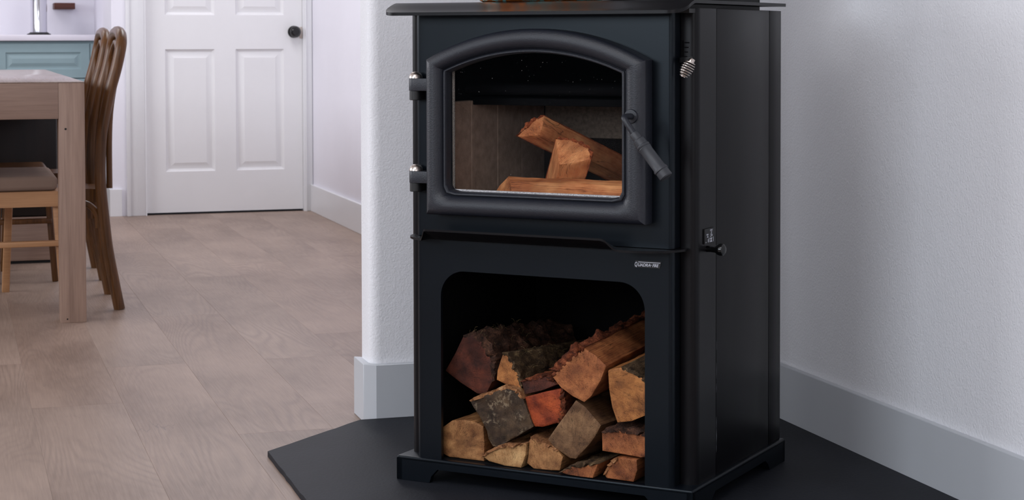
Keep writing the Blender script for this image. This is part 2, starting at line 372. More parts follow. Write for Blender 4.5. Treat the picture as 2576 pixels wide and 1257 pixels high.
# door casing
def casing(name, x0, x1):
    mb = MB().box(x0, x1, 9.378, 9.40, 0, 2.1, .003)
    mb.box(x0 - (.013 if x0 < 1.2 else -.0), x0 + .006 if x0 < 1.2 else x0 + .006, 9.370, 9.40, 0, 2.1, .002)
    return struct(mb.build(name, 'trim'))
casing('trim_1', .872, .951); casing('trim_2', 1.772, 1.808)
struct(MB().box(.951, .958, 9.38, 9.52, 0, 2.06).build('trim_3', 'trim')); struct(MB().box(1.762, 1.775, 9.38, 9.52, 0, 2.06).build('trim_4', 'trim'))
struct(MB().box(.86, 1.808, 9.378, 9.40, 2.045, 2.13, .003).build('trim_5', 'trim'))
# six-panel door
dr = D.objects.new('door_1', None); C.objects.link(dr); dr.location = (.959, 9.41, .010); struct(dr); dr.empty_display_size = .1
dw, dh = .802, 2.03
cols = ((.099, .349), (.457, .706)); rows = ((.208, .831), (1.005, 1.62), (1.72, 1.92))
holes = [[(a, c), (b_, c), (b_, d_), (a, d_)] for a, b_ in cols for c, d_ in rows]
MB().plate([(0, 0), (dw, 0), (dw, dh), (0, dh)], holes, 'xz', 0, .035).build('door_leaf', 'door', dr)
for a, b_ in cols:
    for c, d_ in rows:
        mb = MB(); rws = []
        for inset, y in ((0, .0), (.006, .010), (.014, .013), (.020, .012), (.044, .003), (.050, .003)):
            rws.append([(a + inset, y, c + inset), (b_ - inset, y, c + inset), (b_ - inset, y, d_ - inset), (a + inset, y, d_ - inset)])
        V_ = mb.grid(rws, closed_v=True); mb.bm.faces.new(V_[-1])
        mb.build('door_panel', 'door', dr, ang=15)
MB().lathe([(0, -.066), (.018, -.065), (.028, -.055), (.030, -.045), (.024, -.034), (.012, -.026), (.011, -.010), (.030, -.008), (.032, .0)], (.759, 0, .919), (0, 1, 0), 28).build('door_knob', 'knob', dr)
MB().box(.790, .806, -.003, .0, .885, .945, .001).build('latch_plate', 'chrome', dr)
struct(MB().box(.94, 1.80, 9.40, 9.55, -.009, .001).build('trim_6', 'subfloor'))

# floor planks, laid along y
PW = .217; px0 = .403 - 18 * PW; random.seed(11)
joints = {18: 5.07, 17: 4.565, 19: 5.95, 16: 5.20, 20: 6.9}
pm = {}
for i in range(25):
    xa = px0 + i * PW; xb = min(xa + PW, 1.95)
    if xa > 1.9: break
    j = joints.get(i, random.uniform(3.6, 5.4)); ys = [j + 1.83 * k for k in range(-5, 5)]
    ys = [max(-3.05, min(10.72, y)) for y in ys]
    for ya, yb in zip(ys, ys[1:]):
        if yb - ya < .05: continue
        L = round(yb - ya, 3); key = (L, round(xb - xa, 3))
        if key not in pm:
            o = MB().box(-(xb - xa) / 2 + .00002, (xb - xa) / 2 - .00002, -L / 2 + .00002, L / 2 - .00002, -.010, 0, .0004, 1).build('plank', 'plank', fl); pm[key] = o.data
        else:
            o = D.objects.new('plank', pm[key]); C.objects.link(o); o.parent = fl
        o.location = ((xa + xb) / 2, (ya + yb) / 2, 0)

# slate hearth pad
random.seed(3)
corners = [(.646, 3.879), (.905, 4.137), (1.838, 4.137), (1.838, 2.70), (1.35, 2.45), (.90, 2.45), (.648, 2.85)]
out = []
for i, p in enumerate(corners):
    q = corners[(i + 1) % len(corners)]; n = max(2, int(math.dist(p, q) / .025)); rough = .003 if i in (0, 6, 5, 4, 3) else 0
    dx, dy = (q[0] - p[0]) / math.dist(p, q), (q[1] - p[1]) / math.dist(p, q)
    for k in range(n):
        e = rough * (noise.noise(Vector((i * 9 + k * .55, 3.1, 0))) + .5 * noise.noise(Vector((k * 1.7, i * 5, 1)))) if k else 0
        out.append((p[0] + (q[0] - p[0]) * k / n - dy * e, p[1] + (q[1] - p[1]) * k / n + dx * e))
hp = MB().plate(out, [], 'xy', .0, .012).build('hearth_slab', 'slate')
md = hp.modifiers.new('bevel', 'BEVEL'); md.width = .0022; md.segments = 2; md.limit_method = 'ANGLE'; md.angle_limit = math.radians(60)
tag(hp, 'dark slate hearth slab with rough chipped edges lying under the stove', 'hearth')

# ------------------------------------------------------------------ the stove (local x along its front, y into it, z up)
SX, SY, SR = .85199, 3.55392, math.radians(-45)
S = thing('wood_stove', 'black steel wood stove with arched glass door and open log store below', 'stove', (SX, SY, 0), SR)
SM = Matrix.Translation((SX, SY, 0)) @ Matrix.Rotation(SR, 4, 'Z')
ZB = .0604
# pedestal
ped = MB()
ped.plate([(0, .0125), (.0755, .0125), (.080, .026), (.094, .0405), (.541, .0405), (.556, .026), (.563, .0125), (.638, .0125), (.638, .056), (0, .056)], [], 'xz', 0, .012)
side = [(0, .0125), (.09, .0125), (.10, .026), (.115, .036), (.39, .036), (.405, .026), (.415, .0125), (.505, .0125), (.505, .056), (0, .056)]
ped.plate(side, [], 'yz', 0, .012); ped.plate(side, [], 'yz', .626, .638); ped.box(0, .638, .495, .505, .0125, .056)
ped.box(0, .638, 0, .505, .050, ZB, .0035, 3)
ped.build('pedestal', 'metal', S)
# helper: vertical folded sheet following a plan path
def fillet(path, rr, n=6):
    out = [path[0]]
    for a, b_, c in zip(path, path[1:], path[2:]):
        b_, a, c = Vector(b_), Vector(a), Vector(c); r_ = rr(tuple(b_)) if callable(rr) else rr
        d1, d2 = (a - b_).normalized(), (c - b_).normalized(); r1 = min(r_, (a - b_).length * .49, (c - b_).length * .49)
        p, q = b_ + d1 * r1, b_ + d2 * r1
        for k in range(n + 1):
            t = k / n; out.append(tuple((1 - t) ** 2 * p + 2 * t * (1 - t) * b_ + t * t * q))
    out.append(path[-1]); return out
def sheet(mb, path, z0, z1, th=.003):
    P = [Vector(p) for p in path]; inn = []
    for i, p in enumerate(P):
        t = (P[min(i + 1, len(P) - 1)] - P[max(i - 1, 0)]).normalized(); inn.append(p + Vector((t.y, -t.x)) * -th)
    loop = [tuple(p) for p in P] + [tuple(p) for p in inn[::-1]]
    mb.grid([[(x, y, z) for x, y in loop] for z in (z0, z1)], closed_v=True)
    n = len(P)
    for z in (z0, z1):
        vv = [mb.bm.verts.new((x, y, z)) for x, y in loop]
        for i in range(n - 1): mb.bm.faces.new((vv[i], vv[i + 1], vv[2 * n - 2 - i], vv[2 * n - 1 - i]))
YF = .005
ZT = .9495
def mirror(path): return [(.641 - x, y) for x, y in path][::-1]
# corner skins: strip facing the front, rounded into the side (right one, then mirrored left one)
corner = fillet([(.5975, .060), (.5975, .0395), (.630, .0395), (.630, .1345)], lambda b_: .0055 if b_[0] < .6 else .017, 8)[8:]
corner = [(.5975, .0395)] + [p for p in corner if p[0] > .5976]
mb = MB(); sheet(mb, corner, ZB, ZT); mb.build('corner_panel', 'metal_side', S)
mb = MB(); sheet(mb, mirror(corner), ZB, ZT); mb.build('corner_panel', 'metal_side', S)
for s_ in (1, -1):
    f = (lambda x: x) if s_ == 1 else (lambda x: .641 - x)
    a, b_ = sorted((f(.6265), f(.6300)))
    MB().box(a, b_, .1375, .4265, ZB, ZT, .0012).build('side_panel', 'metal_side', S)
    MB().box(a, b_, .4285, .4975, ZB, ZT, .0008).build('rear_side_panel', 'metal_side', S)
    a, b_ = sorted((f(.6215), f(.6262)))
    MB().box(a, b_, .06, .49, ZB, ZT - .004).build('inner_side_skin', 'black', S)
MB().box(.016, .625, .488, .4975, ZB, ZT - .002).build('back_panel', 'black', S)
MB().box(.016, .625, .012, .487, .9405, .9485).build('upper_deck', 'black', S)
MB().box(.050, .600, .03, .452, .949, .9575).build('inner_body', 'black', S)
# front skins
def rounded(x0, x1, z0, z1, r0, r1, n=8):
    """rect outline, bottom radius r0, top radius r1"""
    o = []
    for cx, cz, r_, a0 in ((x1 - r0, z0 + r0, r0, -90), (x1 - r1, z1 - r1, r1, 0), (x0 + r1, z1 - r1, r1, 90), (x0 + r0, z0 + r0, r0, 180)):
        if r_ < 1e-5: o.append((cx, cz)); continue
        for k in range(n + 1):
            a = math.radians(a0 + 90 * k / n); o.append((cx + r_ * math.cos(a), cz + r_ * math.sin(a)))
    return o
edgeR = fillet([(.5740, YF), (.5965, YF), (.5965, .0465)], .019, 10)
XL_, XR_ = .067, .574
lower_hole = rounded(.1005, .5397, ZB, .4375, .0001, .052, 12)
lo = [(XL_, ZB), (.1005, ZB)] + [p for p in lower_hole[::-1]][0:0]
pts = [(XR_, ZB), (XR_, .5015), (XL_, .5015), (XL_, ZB), (.1005, ZB)]
arch = []
for cx, a0 in ((.1005 + .052, 180), (.5397 - .052, 90)):
    for k in range(13):
        a = math.radians(a0 - 90 * k / 12); arch.append((cx + .052 * math.cos(a), .4375 - .052 + .052 * math.sin(a)))
pts += arch + [(.5397, ZB)]
mb = MB().plate(pts, [], 'xz', YF, YF + .008)
sheet(mb, edgeR, ZB, .5015); sheet(mb, mirror(edgeR), ZB, .5015); mb.build('lower_front', 'metal', S)
def archline(x0, x1, zc, zt, n=28):
    h_, s_ = (x1 - x0) / 2, zt - zc; R_ = (h_ * h_ + s_ * s_) / (2 * s_); cx = (x0 + x1) / 2
    return [(cx + h_ * math.cos(math.pi * k / n), zt - R_ + math.sqrt(R_ * R_ - (h_ * math.cos(math.pi * k / n)) ** 2)) for k in range(n + 1)]
hole = [(.120, .583), (.516, .583)] + archline(.120, .516, .838, .880)
mb = MB().plate([(XL_, .5045), (XR_, .5045), (XR_, .9405), (XL_, .9405)], [hole], 'xz', YF, YF + .005)
sheet(mb, edgeR, .5045, .9405); sheet(mb, mirror(edgeR), .5045, .9405); mb.build('upper_front', 'metal', S)
# log store lining
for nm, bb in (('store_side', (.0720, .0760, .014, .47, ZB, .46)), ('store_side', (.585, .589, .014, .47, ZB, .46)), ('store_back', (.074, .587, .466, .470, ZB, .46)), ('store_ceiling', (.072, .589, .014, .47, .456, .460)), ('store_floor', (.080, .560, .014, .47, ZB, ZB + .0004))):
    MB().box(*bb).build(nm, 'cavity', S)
# top plate with drop-nosed front edge
def top_grid(zoff):
    rows_ = []; nu = 72; xl, xr = .0, .6405
    for i in range(nu + 1):
        t = i / nu; t = .5 - .5 * math.cos(math.pi * t); x = xl + (xr - xl) * t; d = min(x - xl, xr - x); R_ = .034
        vf = -.058 + (R_ - math.sqrt(max(0, R_ * R_ - (R_ - min(d, R_)) ** 2)))
        rw = []
        for k in range(15):
            q = k / 14; y = vf + (.02 - vf) * q
            sst = min(1, max(0, (.006 - y) / .064)); z = .9645 - .0195 * (sst * sst * (3 - 2 * sst) * .6 + .4 * sst) + zoff
            rw.append((x, y, z))
        rw.append((x, .497, .9645 + zoff)); rows_.append(rw)
    return rows_
mb = MB(); A = top_grid(0); B = top_grid(-.0063)
VA = mb.grid(A); VB = mb.grid([r[:] for r in B])
def rim(mb, VA, VB):
    n, m_ = len(VA), len(VA[0]); per = [(i, 0) for i in range(n)] + [(n - 1, j) for j in range(1, m_)] + [(i, m_ - 1) for i in range(n - 2, -1, -1)] + [(0, j) for j in range(m_ - 2, 0, -1)]
    for (i, j), (k, l) in zip(per, per[1:] + per[:1]): mb.bm.faces.new((VA[i][j], VA[k][l], VB[k][l], VB[i][j]))
rim(mb, VA, VB); mb.build('top_plate', 'metal_side', S, ang=40)
# ash shelf with raised middle lip
def shelf_grid(zoff):
    rows_ = []; nu = 90; xl, xr = .026, .6135
    for i in range(nu + 1):
        t = .5 - .5 * math.cos(math.pi * i / nu); x = xl + (xr - xl) * t; d = min(x - xl, xr - x); R_ = .085
        k_ = (R_ - min(d, R_)) / R_; vf = -.045 + .077 * (1 - math.sqrt(max(0, 1 - k_ ** 2)))
        up = min(1, max(0, (x - .082) / .014)) * min(1, max(0, (.505 - x) / .028)); up = up * up * (3 - 2 * up)
        rw = []
        for k in range(12):
            q = k / 11; y = vf + (.034 - vf) * q
            lip = max(0, 1 - q / .42) ** 1.0
            rw.append((x, y - .008 * up * lip, .5035 + .0205 * up * lip + zoff))
        rows_.append(rw)
    return rows_
mb = MB(); VA = mb.grid(shelf_grid(0)); VB = mb.grid(shelf_grid(-.0042)); rim(mb, VA, VB); mb.build('ash_shelf', 'metal_side', S, ang=40)

# fire door
door_ = MB()
def loop_outline(x0, x1, z0, zc, zt, r_):
    o = []
    n1, n2 = 16, 40
    for k in range(n1): o.append((x0 + (x1 - x0) * k / n1, z0))
    for k in range(n1): o.append((x1, z0 + (zc - z0) * k / n1))
    ar = archline(x0, x1, zc, zt, n2); o += ar[:-1]
    for k in range(n1): o.append((x0, zc + (z0 - zc) * k / n1))
    return o
def softened(loop, iters, keep=None):
    L = [Vector(p) for p in loop]
    for _ in range(iters): L = [(L[i - 1] + L[i] * 2 + L[(i + 1) % len(L)]) / 4 for i in range(len(L))]
    return L
OUT = loop_outline(.0890, .5552, .5505, .8535, .9125, 0); INN = loop_outline(.1310, .5058, .5955, .8285, .8670, 0)
prof = [(0, .0035), (0, -.026), (.012, -.0295), (.06, -.0325), (.14, -.0355), (.25, -.0380), (.38, -.0390), (.50, -.0385), (.62, -.0365), (.72, -.0325), (.79, -.0275), (.825, -.0235), (.84, -.0228), (.855, -.0232), (.870, -.0262), (.90, -.0272), (.95, -.0270), (.985, -.0250), (1.0, -.021), (1.012, -.010), (1.012, .0035)]
rws = []
for t, y in prof:
    lp = [Vector(a) * (1 - t) + Vector(b_) * t for a, b_ in zip(OUT, INN)]
    lp = softened(lp, 1 if t > .3 else 0)
    rws.append([(p.x, y, p.y) for p in lp])
door_.grid(rws, closed_u=True, closed_v=True)
fd = door_.build('fire_door', 'cast', S, ang=32)
gp = [(.126, .5905), (.511, .5905)] + archline(.126, .511, .836, .874)
MB().plate(gp, [], 'xz', -.0085, -.0045).build('door_glass', 'glass', fd)
def rope(mb, p, q, r_, pitch):
    p, q = Vector(p), Vector(q); L = (q - p).length; n = int(L / pitch * 8); d = (q - p) / L; ax = Vector((0, 1, 0)); ay = d.cross(ax)
    for ph in (0, 2.09, 4.19):
        mb.tube([p + d * (L * k / n) + (ax * math.cos(ph + 2 * math.pi * k / 8) + ay * math.sin(ph + 2 * math.pi * k / 8)) * r_ * .55 for k in range(n + 1)], r_ * .55, 6)
mb = MB(); rope(mb, (.1345, -.001, .600), (.1345, -.001, .832), .0028, .008); mb.build('gasket_rope', 'rope', fd)
mb = MB(); rope(mb, (.130, -.001, .5972), (.505, -.001, .5972), .0026, .006); mb.build('gasket_rope', 'rope_light', fd)
# handle: boss, bent rod, ringed grip
MB().lathe([(0, -.006), (.006, -.006), (.0125, -.005), (.0135, -.002), (.0135, .006), (0, .006)], (.5315, -.0375, .7505), (0, 1, 0), 28).build('handle_boss', 'cast', fd)
g0, g1 = Vector((.5635, -.082, .7125)), Vector((.6215, -.084, .6440)); ax_ = (g1 - g0).normalized()
rod = smooth_path([(.5335, -.036, .7505), (.5325, -.060, .7510), (.5345, -.076, .7495), (.540, -.081, .7425), tuple(g0 - ax_ * .012), tuple(g0)], 8)
hd = MB().tube(rod, .0058, 16).build('door_handle', 'cast', fd)
L = (g1 - g0).length; prof_ = [(0, -.012), (.0085, -.012), (.0092, -.010), (.0088, .0), (.0088, .002), (.0115, .004), (.0115, .015), (.0128, .0165), (.0128, .019), (.0118, .0205), (.0128, .022), (.0122, .0245), (.0118, .03), (.0122, L - .022), (.0136, L - .020), (.0138, L - .016), (.0124, L - .0145), (.0126, L - .002), (.0110, L), (0, L + .0005)]
MB().lathe(prof_, g0, ax_, 28).build('handle_grip', 'rubber', hd)
# hinges
for zt, zb1, zb2 in ((.8160, .7915, .7730), (.6335, .6100, .5925)):
    cx, cy = .0535, -.0095
    h1 = MB().lathe([(0, zb1), (.0132, zb1), (.0135, zb1 + .001), (.0135, zt - .001), (.0130, zt), (0, zt)], (cx, cy, 0), n=28).box(cx, .093, cy - .0135, cy + .0135, zb1, zt, .0012).build('hinge_bracket', 'cast', fd)
    MB().lathe([(.0136, zt + .0002), (.0134, zt + .003), (.0118, zt + .0075), (.0085, zt + .0108), (.0045, zt + .0126), (0, zt + .0131)], (cx, cy, 0), n=32).build('hinge_cap', 'chrome', fd)
    MB().lathe([(0, zb2), (.0115, zb2), (.0125, zb2 + .001), (.0125, zb1 - .0005), (0, zb1 - .0005)], (cx, cy, 0), n=28).box(cx - .008, .066, cy, YF + .006, zb2 + .001, zb1 - .001, .001).build('hinge_knuckle', 'black', S)
# firebox: brick lining, baffle
MB().box(.090, .5340, .012, .455, .560, .5715).build('firebox_floor', 'cavity', S)
MB().box(.0860, .0900, .012, .46, .56, .905).build('firebox_wall', 'cavity', S); MB().box(.534, .538, .012, .46, .56, .905).build('firebox_wall', 'cavity', S)
MB().box(.086, .538, .456, .460, .56, .905).build('firebox_wall', 'cavity', S); MB().box(.086, .538, .012, .46, .901, .905).build('firebox_roof', 'cavity', S)
def brick(b_, mat='brick'):
    return MB().box(*b_, .0016, 1).build('fire_brick', mat, S)
zt_ = .7690
for y0_, y1_ in ((.030, .1130), (.1145, .2235), (.2250, .3325), (.334, .4405)): brick((.0905, .1100 + .001 * (y0_ * 57 % 1), y0_, y1_, .572, zt_))
brick((.1105, .5135, .4415, .4550, .6795, .7735), 'brick_dark')
for y0_, y1_ in ((.030, .1385), (.140, .2485), (.250, .3585), (.360, .4405)): brick((.5145, .5335, y0_, y1_, .572, zt_))
for k in range(4): brick((.112 + .1005 * k, .211 + .1005 * k, .03, .43, .5718, .5745), 'brick_dark')
MB().box(.104, .520, .120, .455, .7605, .775, .002).build('baffle_plate', 'cavity', S)
MB().box(.092, .532, .455 - .02, .4555, .777, .90).build('baffle_upstand', 'cavity', S)
for y_ in (.13, .20, .27): MB().tube([(.092, y_, .792), (.532, y_, .792)], .011, 14).build('air_tube', 'cavity', S)
# damper with coil-spring handle in the right corner strip
MB().box(.5990, .6033, .0385, .0394, .8475, .8897).build('damper_slot', 'cavity', S)
for k, (z_, l_) in enumerate(((.8856, .0095), (.8769, .0080), (.8683, .0068), (.8597, .0052))):
    MB().box(.6046, .6046 + l_, .0388, .0394, z_ - .0011, z_ + .0011).build('damper_mark', 'cavity', S)
MB().bar((.5995, .030, .853), (.6335, .004, .8555), .004, .010, .001).build('damper_lever', 'black', S)
c0, c1 = Vector((.6352, .004, .8560)), Vector((.6195, -.006, .8235)); ax_ = (c1 - c0).normalized(); ex = ax_.cross(Vector((0, 0, 1))).normalized(); ey = ax_.cross(ex); L = (c1 - c0).length
path = []
for k in range(0, 20 * 7 + 1):
    t = k / (20 * 7); a = 2 * math.pi * k / 20; tt = .12 + .86 * t
    r_ = .0048 + .0070 * math.sin(math.pi * min(1, tt)) ** .8 if t < .9 else .0048 + .0070 * math.sin(math.pi * min(1, tt)) ** .8
    path.append(c0 + ax_ * (L * (.16 + .84 * t)) + (ex * math.cos(a) + ey * math.sin(a)) * r_)
mb = MB().tube(path, .00105, 7); mb.lathe([(0, 0), (.0050, 0), (.0058, .001), (.0062, L * .2), (0, L * .2)], c0, ax_, 18); mb.lathe([(0, L * .9), (.0055, L * .92), (.0050, L * 1.0), (0, L * 1.01)], c0, ax_, 18)
mb.build('spring_handle', 'chrome', S)
# badge on the lower front
bd = MB().plate([(.5180, .4672), (.5705, .4672), (.5735, .4800), (.5210, .4800)], [], 'xz', YF - .0012, YF).build('name_badge', 'black', S)
RF = (math.radians(90), 0, 0)
text_mesh('Q', .0115, 'print', 'badge_lettering', bd, (.5190, YF - .0014, .4692), RF, .25, .60, .0001, .00022)
text_mesh('UADRA', .0078, 'print', 'badge_lettering', bd, (.5254, YF - .0014, .4696), RF, .25, .98, .0001, .00026)
text_mesh('FIRE', .0078, 'print', 'badge_lettering', bd, (.5553, YF - .0014, .4696), RF, .25, .82, .0001, .00026)
MB().box(.5520, .5537, YF - .0016, YF - .0011, .4718, .4733).build('badge_dot', 'print', bd)
MB().plate([(.5268, .4767), (.5712, .4767), (.5716, .4780), (.5272, .4780)], [], 'xz', YF - .0016, YF - .0011).build('badge_bar', 'print', bd)
# air-control label and knob on the side
lb = MB().box(.6300, .6330, .0705, .1180, .5085, .5368, .0004, 1).build('control_label', 'black', S)
RS = (math.radians(90), 0, math.radians(90)); XX = .6331
text_mesh('START', .0044, 'print', 'label_print', lb, (XX, .0965, .5312), RS, 0, 1.0, .0001, .00008)
text_mesh('UP', .0044, 'print', 'label_print', lb, (XX, .1010, .5270), RS, 0, 1.0, .0001, .00008)
text_mesh('PRIM', .0044, 'print', 'label_print', lb, (XX, .0790, .5240), RS, 0, 1.0, .0001, .00008)
text_mesh('AIR', .0044, 'print', 'label_print', lb, (XX, .0815, .5200), RS, 0, 1.0, .0001, .00008)
for y_, z0_, z1_ in ((.0755, .5105, .5128), (.0860, .5108, .5170), (.0910, .5110, .5190), (.1120, .5108, .5195)):
    MB().box(XX - .0004, XX + .0001, y_, y_ + .0018, z0_, z1_).build('label_mark', 'print', lb)
MB().plate([(.0965, .5105), (.1075, .5105), (.1035, .5145), (.1075, .5185), (.0965, .5185), (.1005, .5145)], [], 'yz', XX - .0004, XX + .0001).build('label_symbol', 'print', lb)
mb = MB(); mb.tube(smooth_path([(XX, .0975, .5215), (XX, .1045, .5218), (XX, .1065, .5235), (XX, .1045, .5250), (XX, .0985, .5250)], 5), .0008, 6); mb.build('label_symbol', 'print', lb)
MB().lathe([(0, -.002), (.0062, -.002), (.0055, .008), (.0065, .018), (.0105, .024), (.0118, .029), (.0108, .034), (.0070, .0372), (0, .0382)], (.630, .0880, .4985), (1, -.06, 0), 32).build('control_knob', 'knob', S)
# paint scuffs along the side seam
for z0_, z1_, w_ in ((.245, .275, .0006), (.218, .236, .0008), (.150, .172, .0010), (.120, .150, .0022), (.104, .120, .0012), (.30, .318, .0005)):
    MB().plate([(.1378, z0_), (.1378 + w_, (z0_ + z1_) / 2), (.1378, z1_)], [], 'yz', .6299, .63015).build('paint_scuff', 'scuff', S)
# rear shield standing behind the plate and the flue pipe
MB().box(.236, .598, .452, .459, .9575, 1.35, .001).build('flue_shield', 'black', S)
MB().lathe([(.098, .9645), (.102, .9645), (.102, .985), (.0765, .99), (.0765, 2.69), (.070, 2.69)], (.40, .345, 0), n=40).build('flue_pipe', 'black', S)
# hammered copper bowl on the stove top
bw = MB().lathe([(0, .0002), (.112, .0), (.121, .004), (.127, .02), (.132, .06), (.130, .11), (.126, .112), (.128, .06), (.122, .02), (.108, .008), (0, .006)], (0, 0, 0), n=64).build('copper_bowl', 'copper')
bw.location = SM @ Vector((.262, .125, .9645)); tag(bw, 'hammered copper bowl with green patina on the stove top', 'bowl')

# ------------------------------------------------------------------ firewood
W = {
 'tan': wood_mat('wood_tan', (190, 138, 88), (134, 88, 52)),
 'orange': wood_mat('wood_orange', (190, 120, 72), (132, 74, 42)),
 'red': wood_mat('wood_red', (190, 88, 44), (134, 52, 24), dirt=.12),
 'darkred': wood_mat('wood_dark_red', (112, 56, 38), (68, 32, 22), dirt=.35, dirtcol=(40, 26, 24)),
 'grey': wood_mat('wood_grey', (150, 114, 80), (102, 72, 48)),
 'darkgrey': wood_mat('wood_dark_grey', (98, 76, 54), (54, 40, 28), dirt=.2, mould=.45),
 'pale': wood_mat('wood_pale', (216, 174, 120), (168, 120, 74), dirt=.12),
 'amber': wood_mat('wood_amber', (198, 132, 74), (138, 84, 44), dirt=.35),
 'fire': wood_mat('wood_orange_brightened', (236, 166, 108), (190, 112, 66), dirt=.12, dirtcol=(120, 60, 34)),  # firebox logs lightened, their stronger light is put into the colour
}
BK = {'red': bark_mat('bark_red', (98, 48, 28), (36, 19, 13), (150, 84, 52)), 'dark': bark_mat('bark_dark', (64, 42, 32), (24, 16, 13), (104, 70, 52)), 'moss': bark_mat('bark_moss', (78, 60, 42), (32, 23, 16), (124, 100, 70)),
      'tan': bark_mat('bark_tan', (150, 102, 66), (84, 52, 34), (188, 146, 106)), 'rust': bark_mat('bark_rust', (136, 66, 36), (72, 34, 22), (180, 98, 58))}
def firewood(poly, d, L, wood, label, group, bark=None, brange=None, bth=.006, pith=(0, -.05), seed=0, taper=.97, rough=.0012, capr=.0010):
    P = [Vector(p) for p in poly]; c = sum(P, Vector()) / len(P); d = Vector(d).normalized()
    # resample
    segs = [(P[i], P[(i + 1) % len(P)]) for i in range(len(P))]; tot = sum((b_ - a).length for a, b_ in segs); N = 72
    loop, cum, corner_s = [], 0, []
    for a, b_ in segs: corner_s.append(cum / tot); cum += (b_ - a).length
    corner_s.append(1.0)
    def at_s(s_):
        s_ = (s_ % 1) * tot; q = 0
        for a, b_ in segs:
            l = (b_ - a).length
            if s_ <= q + l: return a + (b_ - a) * ((s_ - q) / l)
            q += l
        return P[0]
    ss = sorted(set([k / N for k in range(N)] + [x for x in corner_s if x < 1])); ss = [x for i, x in enumerate(ss) if i == 0 or x - ss[i - 1] > .002]
    base = [at_s(x) for x in ss]; n = len(base)
    e1 = Vector((1, 0, 0)) if abs(d.x) < .8 else Vector((0, 1, 0)); e1 = (e1 - d * e1.dot(d)).normalized(); e2 = d.cross(e1)
    if e2.z < 0: e2 = -e2
    pith_ = Vector(pith); mb = MB(); bm = mb.bm; K = 22; rings = []
    def nz(v, sc, s2=0): return noise.noise(v * sc + Vector((seed * 7.3, s2, 0)))
    for k in range(K + 1):
        t = k / K; scl = 1 - (1 - taper) * t; rg = []
        for p in base:
            q = c + (p - c) * scl + d * (L * t); o_ = (p - c); o_ = (o_ - d * o_.dot(d)).normalized()
            a_ = rough * (nz(q, 45) * 1.2 + nz(q * 1, 140, 5) * .6) * min(1, k * .7) + .0035 * nz(q, 11, 9) * min(1, t * 4)
            rg.append(bm.verts.new(q - c + o_ * a_))
        rings.append(rg)
    for A_, B_ in zip(rings, rings[1:]):
        for a in range(n): bm.faces.new((A_[a], A_[(a + 1) % n], B_[(a + 1) % n], B_[a]))
    for rg, sgn in ((rings[0], -1), (rings[-1], 1)):
        prev = rg; ctr = sum((v.co for v in rg), Vector()) / n
        for f_ in (.96, .85, .65, .4, .18):
            cur = []
            for v in rg:
                q = ctr + (v.co - ctr) * f_; cur.append(bm.verts.new(q + d * (sgn * (.0008 + capr * nz(q + c, 60, 3)))))
            for a in range(n): bm.faces.new((prev[a], prev[(a + 1) % n], cur[(a + 1) % n], cur[a]))
            prev = cur
        cv = bm.verts.new(ctr + d * (sgn * .0008))
        for a in range(n): bm.faces.new((prev[a], prev[(a + 1) % n], cv))
    def add_gc(me):
        at = me.attributes.new('gc', 'FLOAT_VECTOR', 'POINT')
        for i, v in enumerate(me.vertices):
            at.data[i].vector = (v.co.dot(e1) - pith_.x, v.co.dot(e2) - pith_.y, v.co.dot(d) + seed)
    o = mb.build('firewood_log', W[wood], ang=50); add_gc(o.data)
    o.location = SM @ c; o.rotation_euler = (0, 0, SR); tag(o, label, 'firewood', group)
    if bark:
        i0, i1 = brange; s0, s1 = corner_s[i0], corner_s[i1]
        if s1 < s0: s1 += 1
        NB = 26; KB = 44; mb = MB(); outer, inner = [], []
        for k in range(KB + 1):
            t = k / KB; scl = 1 - (1 - taper) * t; ro, ri = [], []
            for j in range(NB + 1):
                f_ = j / NB; p = at_s(s0 + (s1 - s0) * f_); off = (p - c); off = (off - d * off.dot(d)).normalized()
                edge = min(1, f_ * 7, (1 - f_) * 7)
                rag = .007 * nz(p, 130, 2) + .004 * nz(p, 330, 2) - .002
                q = c + (p - c) * scl + d * (L * t + (rag if k == 0 else 0))
                th = bth * edge * (.85 + .9 * nz(q, 38, 1) + .8 * nz(q, 95, 4) + .5 * nz(q, 220, 8)) + .0015
                ro.append(q - c + off * max(.0012, th)); ri.append(q - c - off * .003)
            outer.append(ro); inner.append(ri)
        VA = mb.grid(outer); VB = mb.grid(inner); rim(mb, VA, VB)
        bo = mb.build('bark', BK[bark], o, ang=70); add_gc(bo.data)
    return o
def moss(o, n, seed, L, rise):
    """dry moss and bark fibres standing on the upper bark"""
    rnd = random.Random(seed); mb = MB(); bk = [c for c in o.children][0]
    vs_ = [v.co for v in bk.data.vertices if v.normal.z > .5 and v.co.y < L]
    for k in range(n):
        p = rnd.choice(vs_); a = rnd.uniform(0, 6.28); l = rnd.uniform(.004, .011); dx, dy = math.cos(a) * l, math.sin(a) * l
        mb.tube([p, p + Vector((dx * .4, dy * .4, l * .5 * rise)), p + Vector((dx, dy, l * .6 * rise))], .00020, 3)
    m_ = mb.build('moss', 'moss', o); m_['kind'] = 'stuff'
G1 = 'split logs stacked in the stove log store'; G2 = 'split logs laid in the firebox'
